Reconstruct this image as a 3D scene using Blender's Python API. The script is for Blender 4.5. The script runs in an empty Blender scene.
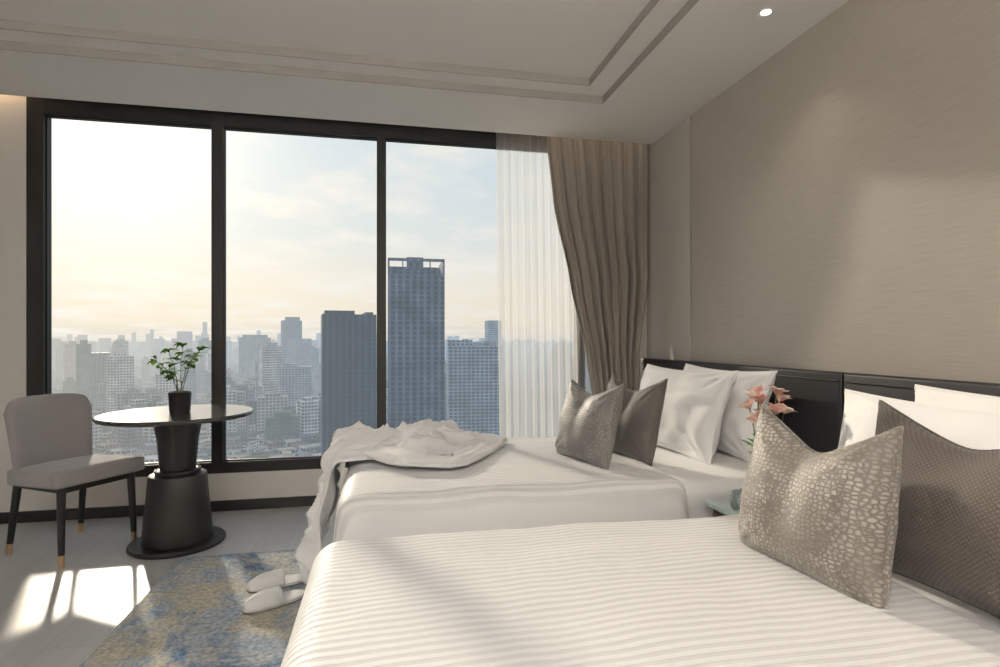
import bpy, bmesh, math, random
from mathutils import Vector, Matrix, Euler, noise
random.seed(7)
S = bpy.context.scene
S.view_settings.view_transform = 'Standard'
S.view_settings.exposure = 0.5
COL = S.collection

# ------------------------------------------------------------ materials
def newmat(name):
    m = bpy.data.materials.new(name); m.use_nodes = True
    nt = m.node_tree
    return m, nt, nt.nodes["Principled BSDF"]
def N(nt, typ, **kw):
    n = nt.nodes.new(typ)
    for k, v in kw.items(): setattr(n, k, v)
    return n
def L(nt, a, b): nt.links.new(a, b)
def c4(c): return (c[0], c[1], c[2], 1.0)

def mat_plain(name, col, rough=0.6, metal=0.0, var=0.06, nscale=8.0, bump=0.0, bscale=200.0, sheen=0.0, spec=0.5, coat=0.0):
    m, nt, p = newmat(name)
    tc = N(nt, 'ShaderNodeTexCoord')
    nz = N(nt, 'ShaderNodeTexNoise'); nz.inputs['Scale'].default_value = nscale; nz.inputs['Detail'].default_value = 4
    L(nt, tc.outputs['Object'], nz.inputs['Vector'])
    mx = N(nt, 'ShaderNodeMix', data_type='RGBA')
    mx.inputs['A'].default_value = c4([max(0, c*(1-var)) for c in col])
    mx.inputs['B'].default_value = c4([min(1, c*(1+var)) for c in col])
    L(nt, nz.outputs['Fac'], mx.inputs['Factor']); L(nt, mx.outputs['Result'], p.inputs['Base Color'])
    p.inputs['Roughness'].default_value = rough; p.inputs['Metallic'].default_value = metal
    p.inputs['Sheen Weight'].default_value = sheen; p.inputs['Specular IOR Level'].default_value = spec
    p.inputs['Coat Weight'].default_value = coat
    if bump > 0:
        b = N(nt, 'ShaderNodeTexNoise'); b.inputs['Scale'].default_value = bscale; b.inputs['Detail'].default_value = 3
        L(nt, tc.outputs['Object'], b.inputs['Vector'])
        bp = N(nt, 'ShaderNodeBump'); bp.inputs['Strength'].default_value = bump; bp.inputs['Distance'].default_value = 0.003
        L(nt, b.outputs['Fac'], bp.inputs['Height']); L(nt, bp.outputs['Normal'], p.inputs['Normal'])
    return m

M = {}
M['ceiling'] = mat_plain('ceiling_paint', (0.78, 0.75, 0.715), 0.9, var=0.01)
M['tray_trim'] = mat_plain('tray_trim_paint', (0.38, 0.355, 0.33), 0.7, var=0.02)
M['wall_cream'] = mat_plain('wall_cream', (0.72, 0.69, 0.65), 0.85, var=0.02)
M['side_panel'] = mat_plain('side_panel_fabric', (0.53, 0.495, 0.45), 0.6, var=0.04, nscale=40, bump=.1)
M['frame'] = mat_plain('window_frame_metal', (0.012, 0.0115, 0.0115), 0.5, metal=0.2)
M['black_trim'] = mat_plain('black_trim', (0.016, 0.016, 0.016), 0.5)
M['leather'] = mat_plain('black_leather', (0.014, 0.014, 0.017), 0.45, bump=0.35, bscale=140)
M['ebony'] = mat_plain('ebony_wood', (0.012, 0.011, 0.011), 0.4, var=0.2, bump=0.1, bscale=60)
M['tabletop'] = mat_plain('table_top_lacquer', (0.045, 0.042, 0.04), 0.14, var=0.1, coat=0.3)
M['brass'] = mat_plain('brass', (0.75, 0.52, 0.30), 0.3, metal=1.0)
M['chair_fabric'] = mat_plain('chair_fabric', (0.32, 0.298, 0.295), 0.9, var=0.12, nscale=120, bump=0.4, bscale=400, sheen=0.3)
M['white_cotton'] = mat_plain('white_cotton', (0.85, 0.845, 0.84), 0.85, var=0.01, bump=0.15, bscale=500, sheen=0.1)
M['robe'] = mat_plain('robe_cotton', (0.85, 0.845, 0.84), 0.95, var=0.02, bump=0.5, bscale=700, sheen=0.2)
M['bed_base'] = mat_plain('bed_base_fabric', (0.10, 0.095, 0.09), 0.8)
M['stem'] = mat_plain('stem', (0.10, 0.13, 0.05), 0.6)
M['smoked'] = mat_plain('smoked_glass_pot', (0.03, 0.028, 0.03), 0.08, coat=0.5)
M['soil'] = mat_plain('soil', (0.06, 0.045, 0.035), 0.95)
M['slipper'] = mat_plain('slipper_terry', (0.80, 0.79, 0.78), 0.95, bump=0.5, bscale=500)
M['sole'] = mat_plain('slipper_sole', (0.22, 0.21, 0.21), 0.8)
M['walnut'] = mat_plain('walnut', (0.10, 0.07, 0.05), 0.45, var=0.3, nscale=5)
M['uplight_metal'] = mat_plain('fill_uplight_metal', (0.3, 0.28, 0.25), 0.4, metal=.8)  # metal of the added fill uplights
def mat_leafy(name, c, tr):
    m, nt, p = newmat(name); out = nt.nodes['Material Output']
    tc = N(nt, 'ShaderNodeTexCoord'); nz = N(nt, 'ShaderNodeTexNoise'); nz.inputs['Scale'].default_value = 30
    L(nt, tc.outputs['Object'], nz.inputs['Vector'])
    mx = N(nt, 'ShaderNodeMix', data_type='RGBA'); mx.inputs['A'].default_value = c4([q*.65 for q in c]); mx.inputs['B'].default_value = c4([min(1, q*1.3) for q in c])
    L(nt, nz.outputs['Fac'], mx.inputs['Factor']); L(nt, mx.outputs['Result'], p.inputs['Base Color']); p.inputs['Roughness'].default_value = .6
    p.inputs['Specular IOR Level'].default_value = .25
    t = N(nt, 'ShaderNodeBsdfTranslucent'); t.inputs['Color'].default_value = c4(tr)
    ms = N(nt, 'ShaderNodeMixShader'); ms.inputs[0].default_value = .4
    L(nt, p.outputs[0], ms.inputs[1]); L(nt, t.outputs[0], ms.inputs[2]); L(nt, ms.outputs[0], out.inputs['Surface']); return m
M['leaf'] = mat_leafy('leaf', (.09, .20, .05), (.25, .42, .08))
M['petal'] = mat_leafy('pink_petal', (.68, .36, .33), (.72, .44, .38))
M['petal_c'] = mat_leafy('peach_petal', (.80, .66, .58), (.80, .64, .55))

def mat_stripe():
    m, nt, p = newmat('striped_sateen')
    tc = N(nt, 'ShaderNodeTexCoord'); sp = N(nt, 'ShaderNodeSeparateXYZ')
    L(nt, tc.outputs['Object'], sp.inputs[0])
    nz = N(nt, 'ShaderNodeTexNoise'); nz.inputs['Scale'].default_value = 2.5
    L(nt, tc.outputs['Object'], nz.inputs['Vector'])
    a = N(nt, 'ShaderNodeMath', operation='MULTIPLY_ADD'); a.inputs[1].default_value = 0.01
    L(nt, nz.outputs['Fac'], a.inputs[0]); L(nt, sp.outputs['Y'], a.inputs[2])
    b = N(nt, 'ShaderNodeMath', operation='MULTIPLY'); b.inputs[1].default_value = 2*math.pi/0.024
    L(nt, a.outputs[0], b.inputs[0])
    s = N(nt, 'ShaderNodeMath', operation='SINE'); L(nt, b.outputs[0], s.inputs[0])
    mr = N(nt, 'ShaderNodeMapRange'); mr.inputs['From Min'].default_value = -0.45; mr.inputs['From Max'].default_value = 0.45
    L(nt, s.outputs[0], mr.inputs['Value'])
    mx = N(nt, 'ShaderNodeMix', data_type='RGBA')
    mx.inputs['A'].default_value = (0.69, 0.685, 0.68, 1); mx.inputs['B'].default_value = (0.82, 0.815, 0.81, 1)
    L(nt, mr.outputs[0], mx.inputs['Factor']); L(nt, mx.outputs['Result'], p.inputs['Base Color'])
    rr = N(nt, 'ShaderNodeMapRange'); rr.inputs['To Min'].default_value = 0.75; rr.inputs['To Max'].default_value = 0.5
    L(nt, mr.outputs[0], rr.inputs['Value']); L(nt, rr.outputs[0], p.inputs['Roughness'])
    bp = N(nt, 'ShaderNodeBump'); bp.inputs['Strength'].default_value = 0.45; bp.inputs['Distance'].default_value = 0.002
    L(nt, mr.outputs[0], bp.inputs['Height']); L(nt, bp.outputs['Normal'], p.inputs['Normal'])
    return m
M['stripe'] = mat_stripe()

def mat_wallpaper():
    m, nt, p = newmat('textured_wallpaper')
    tc = N(nt, 'ShaderNodeTexCoord'); mp = N(nt, 'ShaderNodeMapping')
    mp.inputs['Scale'].default_value = (1, 7, 230)
    L(nt, tc.outputs['Object'], mp.inputs[0])
    nz = N(nt, 'ShaderNodeTexNoise'); nz.inputs['Scale'].default_value = 1.0; nz.inputs['Detail'].default_value = 2
    L(nt, mp.outputs[0], nz.inputs['Vector'])
    cr = N(nt, 'ShaderNodeValToRGB')
    cr.color_ramp.elements[0].position = 0.33; cr.color_ramp.elements[0].color = (0.425, 0.386, 0.335, 1)
    cr.color_ramp.elements[1].position = 0.66; cr.color_ramp.elements[1].color = (0.475, 0.435, 0.38, 1)
    L(nt, nz.outputs['Fac'], cr.inputs[0]); L(nt, cr.outputs[0], p.inputs['Base Color'])
    bp = N(nt, 'ShaderNodeBump'); bp.inputs['Strength'].default_value = 0.06; bp.inputs['Distance'].default_value = 0.001
    L(nt, nz.outputs['Fac'], bp.inputs['Height']); L(nt, bp.outputs['Normal'], p.inputs['Normal'])
    p.inputs['Roughness'].default_value = 0.36
    return m
M['wallpaper'] = mat_wallpaper()

def mat_floor():
    m, nt, p = newmat('pale_oak_floor')
    tc = N(nt, 'ShaderNodeTexCoord'); mp = N(nt, 'ShaderNodeMapping')
    L(nt, tc.outputs['Object'], mp.inputs[0])
    mp.inputs['Rotation'].default_value = (0, 0, math.pi/2)
    br = N(nt, 'ShaderNodeTexBrick'); br.inputs['Scale'].default_value = 1.0
    br.inputs['Brick Width'].default_value = 1.2; br.inputs['Row Height'].default_value = 0.18
    br.inputs['Mortar Size'].default_value = 0.0015
    br.inputs['Color1'].default_value = (0.43, 0.43, 0.42, 1); br.inputs['Color2'].default_value = (0.47, 0.47, 0.455, 1)
    br.inputs['Mortar'].default_value = (0.31, 0.31, 0.30, 1)
    L(nt, mp.outputs[0], br.inputs['Vector'])
    mp2 = N(nt, 'ShaderNodeMapping'); mp2.inputs['Scale'].default_value = (25, 1.5, 1)
    L(nt, tc.outputs['Object'], mp2.inputs[0])
    nz = N(nt, 'ShaderNodeTexNoise'); nz.inputs['Scale'].default_value = 1.5; nz.inputs['Detail'].default_value = 6
    L(nt, mp2.outputs[0], nz.inputs['Vector'])
    mr = N(nt, 'ShaderNodeMapRange'); mr.inputs['To Min'].default_value = 0.86; mr.inputs['To Max'].default_value = 1.1
    L(nt, nz.outputs['Fac'], mr.inputs['Value'])
    mx = N(nt, 'ShaderNodeMix', data_type='RGBA', blend_type='MULTIPLY'); mx.inputs['Factor'].default_value = 1
    L(nt, br.outputs['Color'], mx.inputs['A']); L(nt, mr.outputs[0], mx.inputs['B'])
    L(nt, mx.outputs['Result'], p.inputs['Base Color'])
    p.inputs['Roughness'].default_value = 0.32
    return m
M['floor'] = mat_floor()

def mat_rug():
    m, nt, p = newmat('abstract_rug_wool')
    tc = N(nt, 'ShaderNodeTexCoord')
    def ns(sc, off, det=6, dist=1.0):
        mp = N(nt, 'ShaderNodeMapping'); mp.inputs['Location'].default_value = (off, off*.7, 0); L(nt, tc.outputs['Object'], mp.inputs[0])
        w = N(nt, 'ShaderNodeTexNoise'); w.inputs['Scale'].default_value = sc; w.inputs['Detail'].default_value = det; w.inputs['Distortion'].default_value = dist
        w.inputs['Roughness'].default_value = .72; L(nt, mp.outputs[0], w.inputs['Vector']); return w.outputs['Fac']
    cr = N(nt, 'ShaderNodeValToRGB'); e = cr.color_ramp.elements
    e[0].position = 0.36; e[0].color = (0.07, 0.13, 0.25, 1)
    e[1].position = 0.64; e[1].color = (0.46, 0.46, 0.44, 1)
    for pos, c in ((0.44, (0.16, 0.24, 0.34)), (0.50, (0.38, 0.40, 0.41)), (0.57, (0.25, 0.31, 0.38))):
        x = e.new(pos); x.color = c4(c)
    L(nt, ns(2.2, 0), cr.inputs[0])
    g = N(nt, 'ShaderNodeMapRange'); g.inputs['From Min'].default_value = .47; g.inputs['From Max'].default_value = .60; g.inputs['To Max'].default_value = .85
    L(nt, ns(2.6, 3.3, 8, 1.5), g.inputs['Value'])
    gm = N(nt, 'ShaderNodeMix', data_type='RGBA'); gm.inputs['B'].default_value = (.46, .41, .30, 1)
    L(nt, g.outputs[0], gm.inputs['Factor']); L(nt, cr.outputs[0], gm.inputs['A'])
    sp = N(nt, 'ShaderNodeTexNoise'); sp.inputs['Scale'].default_value = 60; sp.inputs['Detail'].default_value = 2
    L(nt, tc.outputs['Object'], sp.inputs['Vector'])
    mr = N(nt, 'ShaderNodeMapRange'); mr.inputs['From Min'].default_value = 0.3; mr.inputs['From Max'].default_value = 0.7
    mr.inputs['To Min'].default_value = 0.7; mr.inputs['To Max'].default_value = 1.3
    L(nt, sp.outputs['Fac'], mr.inputs['Value'])
    mx = N(nt, 'ShaderNodeMix', data_type='RGBA', blend_type='MULTIPLY'); mx.inputs['Factor'].default_value = 1
    L(nt, gm.outputs['Result'], mx.inputs['A']); L(nt, mr.outputs[0], mx.inputs['B'])
    L(nt, mx.outputs['Result'], p.inputs['Base Color'])
    p.inputs['Roughness'].default_value = 0.95
    bp = N(nt, 'ShaderNodeBump'); bp.inputs['Strength'].default_value = 0.6; bp.inputs['Distance'].default_value = 0.004
    L(nt, sp.outputs['Fac'], bp.inputs['Height']); L(nt, bp.outputs['Normal'], p.inputs['Normal'])
    return m
M['rug'] = mat_rug()

def mat_croc(name, c1, c2, scale):
    m, nt, p = newmat(name)
    tc = N(nt, 'ShaderNodeTexCoord'); mp = N(nt, 'ShaderNodeMapping'); mp.inputs['Scale'].default_value = (1, 0.5, 1.25)
    L(nt, tc.outputs['Object'], mp.inputs[0])
    v = N(nt, 'ShaderNodeTexVoronoi', feature='DISTANCE_TO_EDGE'); v.inputs['Scale'].default_value = scale; v.inputs['Randomness'].default_value = 0.6
    L(nt, mp.outputs[0], v.inputs['Vector'])
    mr = N(nt, 'ShaderNodeMapRange'); mr.inputs['From Min'].default_value = 0.04; mr.inputs['From Max'].default_value = 0.30
    L(nt, v.outputs['Distance'], mr.inputs['Value'])
    nz = N(nt, 'ShaderNodeTexNoise'); nz.inputs['Scale'].default_value = 9; nz.inputs['Detail'].default_value = 5
    L(nt, tc.outputs['Object'], nz.inputs['Vector'])
    r2 = N(nt, 'ShaderNodeMapRange'); r2.inputs['From Min'].default_value = 0.40; r2.inputs['From Max'].default_value = 0.60
    r2.inputs['To Min'].default_value = 0.3
    L(nt, nz.outputs['Fac'], r2.inputs['Value'])
    mu = N(nt, 'ShaderNodeMath', operation='MULTIPLY'); L(nt, mr.outputs[0], mu.inputs[0]); L(nt, r2.outputs[0], mu.inputs[1])
    mx = N(nt, 'ShaderNodeMix', data_type='RGBA'); mx.inputs['A'].default_value = c4(c1); mx.inputs['B'].default_value = c4(c2)
    L(nt, mu.outputs[0], mx.inputs['Factor']); L(nt, mx.outputs['Result'], p.inputs['Base Color'])
    p.inputs['Roughness'].default_value = 0.5; p.inputs['Sheen Weight'].default_value = 0.2
    bp = N(nt, 'ShaderNodeBump'); bp.inputs['Strength'].default_value = 0.6; bp.inputs['Distance'].default_value = 0.0025
    L(nt, mu.outputs[0], bp.inputs['Height']); L(nt, bp.outputs['Normal'], p.inputs['Normal'])
    return m
M['croc'] = mat_croc('embossed_velvet', (0.165, 0.145, 0.122), (0.47, 0.43, 0.38), 82)
M['croc2'] = mat_croc('embossed_velvet_grey', (0.145, 0.137, 0.13), (0.29, 0.277, 0.265), 74)

def mat_weave(name, c1, c2, sc):
    m, nt, p = newmat(name)
    tc = N(nt, 'ShaderNodeTexCoord'); mp = N(nt, 'ShaderNodeMapping')
    mp.inputs['Rotation'].default_value = (0, math.radians(45), 0)
    L(nt, tc.outputs['Object'], mp.inputs[0])
    ck = N(nt, 'ShaderNodeTexWave', wave_type='BANDS', bands_direction='X'); ck.inputs['Scale'].default_value = sc; ck.inputs['Distortion'].default_value = 0.6
    ck2 = N(nt, 'ShaderNodeTexWave', wave_type='BANDS', bands_direction='Z'); ck2.inputs['Scale'].default_value = sc; ck2.inputs['Distortion'].default_value = 0.6
    L(nt, mp.outputs[0], ck.inputs['Vector']); L(nt, mp.outputs[0], ck2.inputs['Vector'])
    mu = N(nt, 'ShaderNodeMath', operation='MULTIPLY'); L(nt, ck.outputs['Fac'], mu.inputs[0]); L(nt, ck2.outputs['Fac'], mu.inputs[1])
    mx = N(nt, 'ShaderNodeMix', data_type='RGBA'); mx.inputs['A'].default_value = c4(c1); mx.inputs['B'].default_value = c4(c2)
    L(nt, mu.outputs[0], mx.inputs['Factor']); L(nt, mx.outputs['Result'], p.inputs['Base Color'])
    p.inputs['Roughness'].default_value = 0.7; p.inputs['Sheen Weight'].default_value = 0.2
    bp = N(nt, 'ShaderNodeBump'); bp.inputs['Strength'].default_value = 0.5; bp.inputs['Distance'].default_value = 0.002
    L(nt, mu.outputs[0], bp.inputs['Height']); L(nt, bp.outputs['Normal'], p.inputs['Normal'])
    return m
M['brown_weave'] = mat_weave('brown_weave', (0.07, 0.055, 0.046), (0.14, 0.115, 0.097), 42)
M['grey_weave'] = mat_weave('grey_weave', (0.08, 0.069, 0.062), (0.13, 0.115, 0.105), 40)

def mat_curtain():
    m, nt, p = newmat('taupe_drape')
    p.inputs['Base Color'].default_value = (0.32, 0.285, 0.245, 1); p.inputs['Roughness'].default_value = 0.85
    p.inputs['Sheen Weight'].default_value = 0.2
    out = nt.nodes['Material Output']
    tr = N(nt, 'ShaderNodeBsdfTranslucent'); tr.inputs['Color'].default_value = (0.40, 0.33, 0.26, 1)
    mx = N(nt, 'ShaderNodeMixShader'); mx.inputs[0].default_value = 0.08
    L(nt, p.outputs[0], mx.inputs[1]); L(nt, tr.outputs[0], mx.inputs[2]); L(nt, mx.outputs[0], out.inputs['Surface'])
    tc = N(nt, 'ShaderNodeTexCoord'); nz = N(nt, 'ShaderNodeTexNoise'); nz.inputs['Scale'].default_value = 300
    L(nt, tc.outputs['Object'], nz.inputs['Vector'])
    bp = N(nt, 'ShaderNodeBump'); bp.inputs['Strength'].default_value = 0.3; bp.inputs['Distance'].default_value = 0.002
    L(nt, nz.outputs['Fac'], bp.inputs['Height']); L(nt, bp.outputs['Normal'], p.inputs['Normal'])
    return m
M['drape'] = mat_curtain()
def mat_sheer():
    m, nt, p = newmat('sheer_voile')
    out = nt.nodes['Material Output']
    p.inputs['Base Color'].default_value = (0.80, 0.79, 0.77, 1); p.inputs['Roughness'].default_value = 0.9
    tr = N(nt, 'ShaderNodeBsdfTranslucent'); tr.inputs['Color'].default_value = (0.76, 0.75, 0.73, 1)
    tp = N(nt, 'ShaderNodeBsdfTransparent'); tp.inputs['Color'].default_value = (1, 1, 1, 1)
    a = N(nt, 'ShaderNodeMixShader'); a.inputs[0].default_value = 0.70
    L(nt, p.outputs[0], a.inputs[1]); L(nt, tr.outputs[0], a.inputs[2])
    lw = N(nt, 'ShaderNodeLayerWeight'); lw.inputs['Blend'].default_value = .45
    mr = N(nt, 'ShaderNodeMapRange'); mr.inputs['To Min'].default_value = .48; mr.inputs['To Max'].default_value = .05; L(nt, lw.outputs['Facing'], mr.inputs['Value'])
    b = N(nt, 'ShaderNodeMixShader'); L(nt, mr.outputs[0], b.inputs[0])
    L(nt, a.outputs[0], b.inputs[1]); L(nt, tp.outputs[0], b.inputs[2]); L(nt, b.outputs[0], out.inputs['Surface'])
    return m
M['sheer'] = mat_sheer()
def mat_glass(name, tint, gl=0.05):
    m, nt, p = newmat(name); out = nt.nodes['Material Output']
    tp = N(nt, 'ShaderNodeBsdfTransparent'); tp.inputs['Color'].default_value = c4(tint)
    g = N(nt, 'ShaderNodeBsdfGlossy'); g.inputs['Roughness'].default_value = 0.02
    b = N(nt, 'ShaderNodeMixShader'); b.inputs[0].default_value = gl
    L(nt, tp.outputs[0], b.inputs[1]); L(nt, g.outputs[0], b.inputs[2]); L(nt, b.outputs[0], out.inputs['Surface'])
    nt.nodes.remove(p)
    return m
M['glass'] = mat_glass('window_glass', (0.97, 0.98, 0.98), 0.0005)
M['clear'] = mat_glass('clear_glass', (0.85, 0.9, 0.9), 0.25)
M['nsglass'] = mat_plain('frosted_green_glass', (0.45, 0.55, 0.53), 0.1)
def mat_emit(name, col, st):
    m, nt, p = newmat(name)
    p.inputs['Base Color'].default_value = c4(col); p.inputs['Emission Color'].default_value = c4(col); p.inputs['Emission Strength'].default_value = st
    return m
M['lamp'] = mat_emit('lamp_lens', (1, 0.95, 0.88), 4.0)

# ------------------------------------------------------------ mesh helpers
def finish(me_or_bm, name, mat, parent=None, smooth=False, loc=None, rot=None):
    if isinstance(me_or_bm, bmesh.types.BMesh):
        me = bpy.data.meshes.new(name); me_or_bm.normal_update(); me_or_bm.to_mesh(me); me_or_bm.free()
    else: me = me_or_bm
    o = bpy.data.objects.new(name, me); COL.objects.link(o)
    if mat: me.materials.append(mat)
    if smooth:
        for p in me.polygons: p.use_smooth = True
    if loc: o.location = loc
    if rot: o.rotation_euler = rot
    if parent: o.parent = parent
    return o
def empty(name, loc=(0, 0, 0), rot=(0, 0, 0), parent=None):
    e = bpy.data.objects.new(name, None); e.empty_display_size = 0.1; COL.objects.link(e); e.location = loc; e.rotation_euler = rot
    if parent: e.parent = parent
    return e
def box(name, x0, x1, y0, y1, z0, z1, mat, parent=None, bev=0.0, seg=2, smooth=False):
    bm = bmesh.new(); bmesh.ops.create_cube(bm, size=1)
    for v in bm.verts:
        v.co = Vector(((x0+x1)/2 + v.co.x*(x1-x0), (y0+y1)/2 + v.co.y*(y1-y0), (z0+z1)/2 + v.co.z*(z1-z0)))
    if bev > 0: bmesh.ops.bevel(bm, geom=bm.edges[:], offset=bev, segments=seg, affect='EDGES', profile=0.5)
    return finish(bm, name, mat, parent, smooth)
def joined_boxes(name, lst, mat, parent=None):
    bm = bmesh.new()
    for (x0, x1, y0, y1, z0, z1) in lst:
        r = bmesh.ops.create_cube(bm, size=1)
        for v in r['verts']:
            v.co = Vector(((x0+x1)/2 + v.co.x*(x1-x0), (y0+y1)/2 + v.co.y*(y1-y0), (z0+z1)/2 + v.co.z*(z1-z0)))
    return finish(bm, name, mat, parent)
def lathe(name, prof, mat, parent=None, seg=48, loc=None, smooth=True):
    bm = bmesh.new(); rings = []
    for (r, z) in prof:
        if r < 1e-5: rings.append([bm.verts.new((0, 0, z))])
        else: rings.append([bm.verts.new((r*math.cos(2*math.pi*i/seg), r*math.sin(2*math.pi*i/seg), z)) for i in range(seg)])
    for a, b in zip(rings, rings[1:]):
        for i in range(seg):
            j = (i+1) % seg
            if len(a) == 1 and len(b) == 1: continue
            if len(a) == 1: bm.faces.new((a[0], b[i], b[j]))
            elif len(b) == 1: bm.faces.new((a[i], a[j], b[0]))
            else: bm.faces.new((a[i], a[j], b[j], b[i]))
    bmesh.ops.recalc_face_normals(bm, faces=bm.faces[:])
    o = finish(bm, name, mat, parent, smooth, loc)
    if smooth:
        m = o.modifiers.new('es', 'EDGE_SPLIT'); m.split_angle = math.radians(35)
    return o
def tube(bm, pts, rads, seg=8):
    pts = [Vector(p) for p in pts]; rings = []
    for i, p in enumerate(pts):
        d = (pts[min(i+1, len(pts)-1)] - pts[max(i-1, 0)]).normalized()
        if abs(d.z) > 0.95: u = Vector((1, 0, 0)); u = (u - d*u.dot(d)).normalized()
        else: u = d.cross(Vector((0, 0, 1))).normalized()
        w = d.cross(u); r = rads[i] if hasattr(rads, '__len__') else rads
        rings.append([bm.verts.new(p + (u*math.cos(2*math.pi*k/seg) + w*math.sin(2*math.pi*k/seg))*r) for k in range(seg)])
    for a, b in zip(rings, rings[1:]):
        for k in range(seg): bm.faces.new((a[k], a[(k+1) % seg], b[(k+1) % seg], b[k]))
    bm.faces.new(rings[0][::-1]); bm.faces.new(rings[-1])
def rounded(name, x0, x1, y0, y1, z0, z1, r, mat, parent, cuts=40, flare=0.0, amp=0.004, seed=0, crown=0.0, fold=0.0):
    bm = bmesh.new(); bmesh.ops.create_cube(bm, size=1)
    bmesh.ops.subdivide_edges(bm, edges=bm.edges[:], cuts=cuts, use_grid_fill=True)
    cx, cy, cz = (x0+x1)/2, (y0+y1)/2, (z0+z1)/2; hx, hy, hz = (x1-x0)/2, (y1-y0)/2, (z1-z0)/2
    rz = min(r, hz*.9)
    for v in bm.verts:
        q = [math.sin(c*math.pi)*0.25 + c*0.5 for c in v.co]
        p = Vector((q[0]*2*hx, q[1]*2*hy, q[2]*2*hz))
        inner = Vector((max(-hx+r, min(hx-r, p.x)), max(-hy+r, min(hy-r, p.y)), max(-hz+rz, min(hz-rz, p.z))))
        d = p-inner
        if d.length > 1e-7 and r <= hz*.9: p = inner + d.normalized()*r
        t = (hz - p.z)/(2*hz)
        if flare:
            if abs(p.x/hx) > .8: p.x += math.copysign(flare*t, p.x)
            if abs(p.y/hy) > .8: p.y += math.copysign(flare*t, p.y)
        w = Vector((p.x+cx, p.y+cy, p.z+cz))
        if crown and p.z > 0: w.z += crown*(1-(p.x/hx)**2)*(1-(p.y/hy)**2)
        w.z += noise.noise(w*4+Vector((seed, 0, 0)))*amp + noise.noise(w*11+Vector((seed, 5, 0)))*amp*.4
        if fold and t > .15:
            f = fold*min(1, (t-.15)*1.6)
            ph = noise.noise(Vector((w.x*1.3, w.y*1.3, seed)))*4
            if abs(p.x/hx) > .93: w.x += f*math.sin(w.y*26+ph)
            if abs(p.y/hy) > .93: w.y += f*math.sin(w.x*26+ph)
        v.co = w
    return finish(bm, name, mat, parent, True)

def pillow(name, w, h, T, mat, loc, rot, chop=0.0, seed=0, n=38, pinch=0.07, wr=0.006, piping=None, taper=0.0):
    par = empty(name, loc, rot)
    bm = bmesh.new()
    def f(u, v, s):
        x = w/2*u*(1 - pinch*(1-v*v)*abs(u)) * (1 - taper*(v+1)/2)
        z = h/2*v*(1 - pinch*(1-u*u)*abs(v))
        base = max(0, (1-u**2)*(1-v**2))
        y = s*T/2*base**0.42
        if chop:
            k0 = 1-math.sqrt(u*u+.03)/math.sqrt(1.03)
            k = max(0, k0)**1.05*((v+1)/2)**1.8
            z -= chop*k
            y *= 1 - 0.45*math.exp(-(u/.25)**2)*((v+1)/2)**1.5
        P = Vector((x*5+seed*3.1, z*5, s*0.3+seed))
        wrk = noise.noise(P)*wr*1.6 + noise.noise(P*2.3)*wr
        cd = min(math.hypot(1-abs(u), 1-abs(v)), 1)
        ang = math.atan2(1-abs(v)+1e-4, 1-abs(u)+1e-4)
        wrk += math.sin(ang*14+seed)*wr*0.8*(1-cd)**1.5*min(1, cd*4)
        y += s*wrk*min(1, base*8)
        return Vector((x, y, z))
    V = {}
    for s in (-1, 1):
        for i in range(n+1):
            for j in range(n+1):
                u = math.sin((i/n-.5)*math.pi)*.6+(i/n*2-1)*.4; v = math.sin((j/n-.5)*math.pi)*.6+(j/n*2-1)*.4
                edge = i in (0, n) or j in (0, n)
                key = (i, j, 0 if edge else s)
                if key not in V: V[key] = bm.verts.new(f(u, v, s))
    def g(i, j, s): return V[(i, j, 0 if (i in (0, n) or j in (0, n)) else s)]
    for s in (-1, 1):
        for i in range(n):
            for j in range(n):
                q = [g(i, j, s), g(i+1, j, s), g(i+1, j+1, s), g(i, j+1, s)]
                if s == 1: q = q[::-1]
                bm.faces.new(q)
    ring = [V[(i, 0, 0)].co.copy() for i in range(n)] + [V[(n, j, 0)].co.copy() for j in range(n)] + \
           [V[(i, n, 0)].co.copy() for i in range(n, 0, -1)] + [V[(0, j, 0)].co.copy() for j in range(n, 0, -1)]
    finish(bm, 'cover', mat, par, True)
    bm = bmesh.new(); tube(bm, ring+[ring[0]], 0.004 if piping is None else piping, 6)
    finish(bm, 'piping', mat, par, True)
    return par

# ------------------------------------------------------------ room shell
XL, XR, YC, YW, YB, ZC = -2.65, 2.05, 4.02, 4.10, -2.3, 2.69
box('floor', XL-.1, XR+.1, YB-.1, YW+.12, -0.1, 0.0, M['floor'])
def frame_slabs(x0, x1, y0, y1, hx0, hx1, hy0, hy1, z0, z1):
    return [(x0, x1, hy1, y1, z0, z1), (x0, x1, y0, hy0, z0, z1), (x0, hx0, hy0, hy1, z0, z1), (hx1, x1, hy0, hy1, z0, z1)]
lst = frame_slabs(XL-.1, XR+.1, YB-.1, YC, XL+.25, 1.38, -1.8, 3.39, ZC, ZC+.045)
lst += frame_slabs(XL-.1, XR+.1, YB-.1, YC, XL+.38, 1.24, -1.66, 3.26, ZC+.045, ZC+.09)
lst += [(XL-.1, XR+.1, YB-.1, YC, ZC+.09, ZC+.2), (XL-.1, XR+.1, YC, YW+.2, ZC+.19, ZC+.3)]
joined_boxes('ceiling', lst, M['ceiling'])
joined_boxes('trim_1', [(XL+.252, 1.38, 3.384, 3.3895, ZC-.002, ZC+.0445), (1.374, 1.3795, -1.79, 3.384, ZC-.002, ZC+.0445),
                        (XL+.382, 1.24, 3.254, 3.2595, ZC+.043, ZC+.0895), (1.234, 1.2395, -1.65, 3.254, ZC+.043, ZC+.0895)], M['tray_trim'])
box('wall_headboard', XR+.001, XR+.1, YB-.1, YW+.14, 0, 3.0, M['wall_cream'])
wc = empty('trim_wallpaper_panels')
box('wallpaper_panel_main', XR-.012, XR, YB, 3.442, 0.0, ZC, M['wallpaper'], wc)
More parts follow.
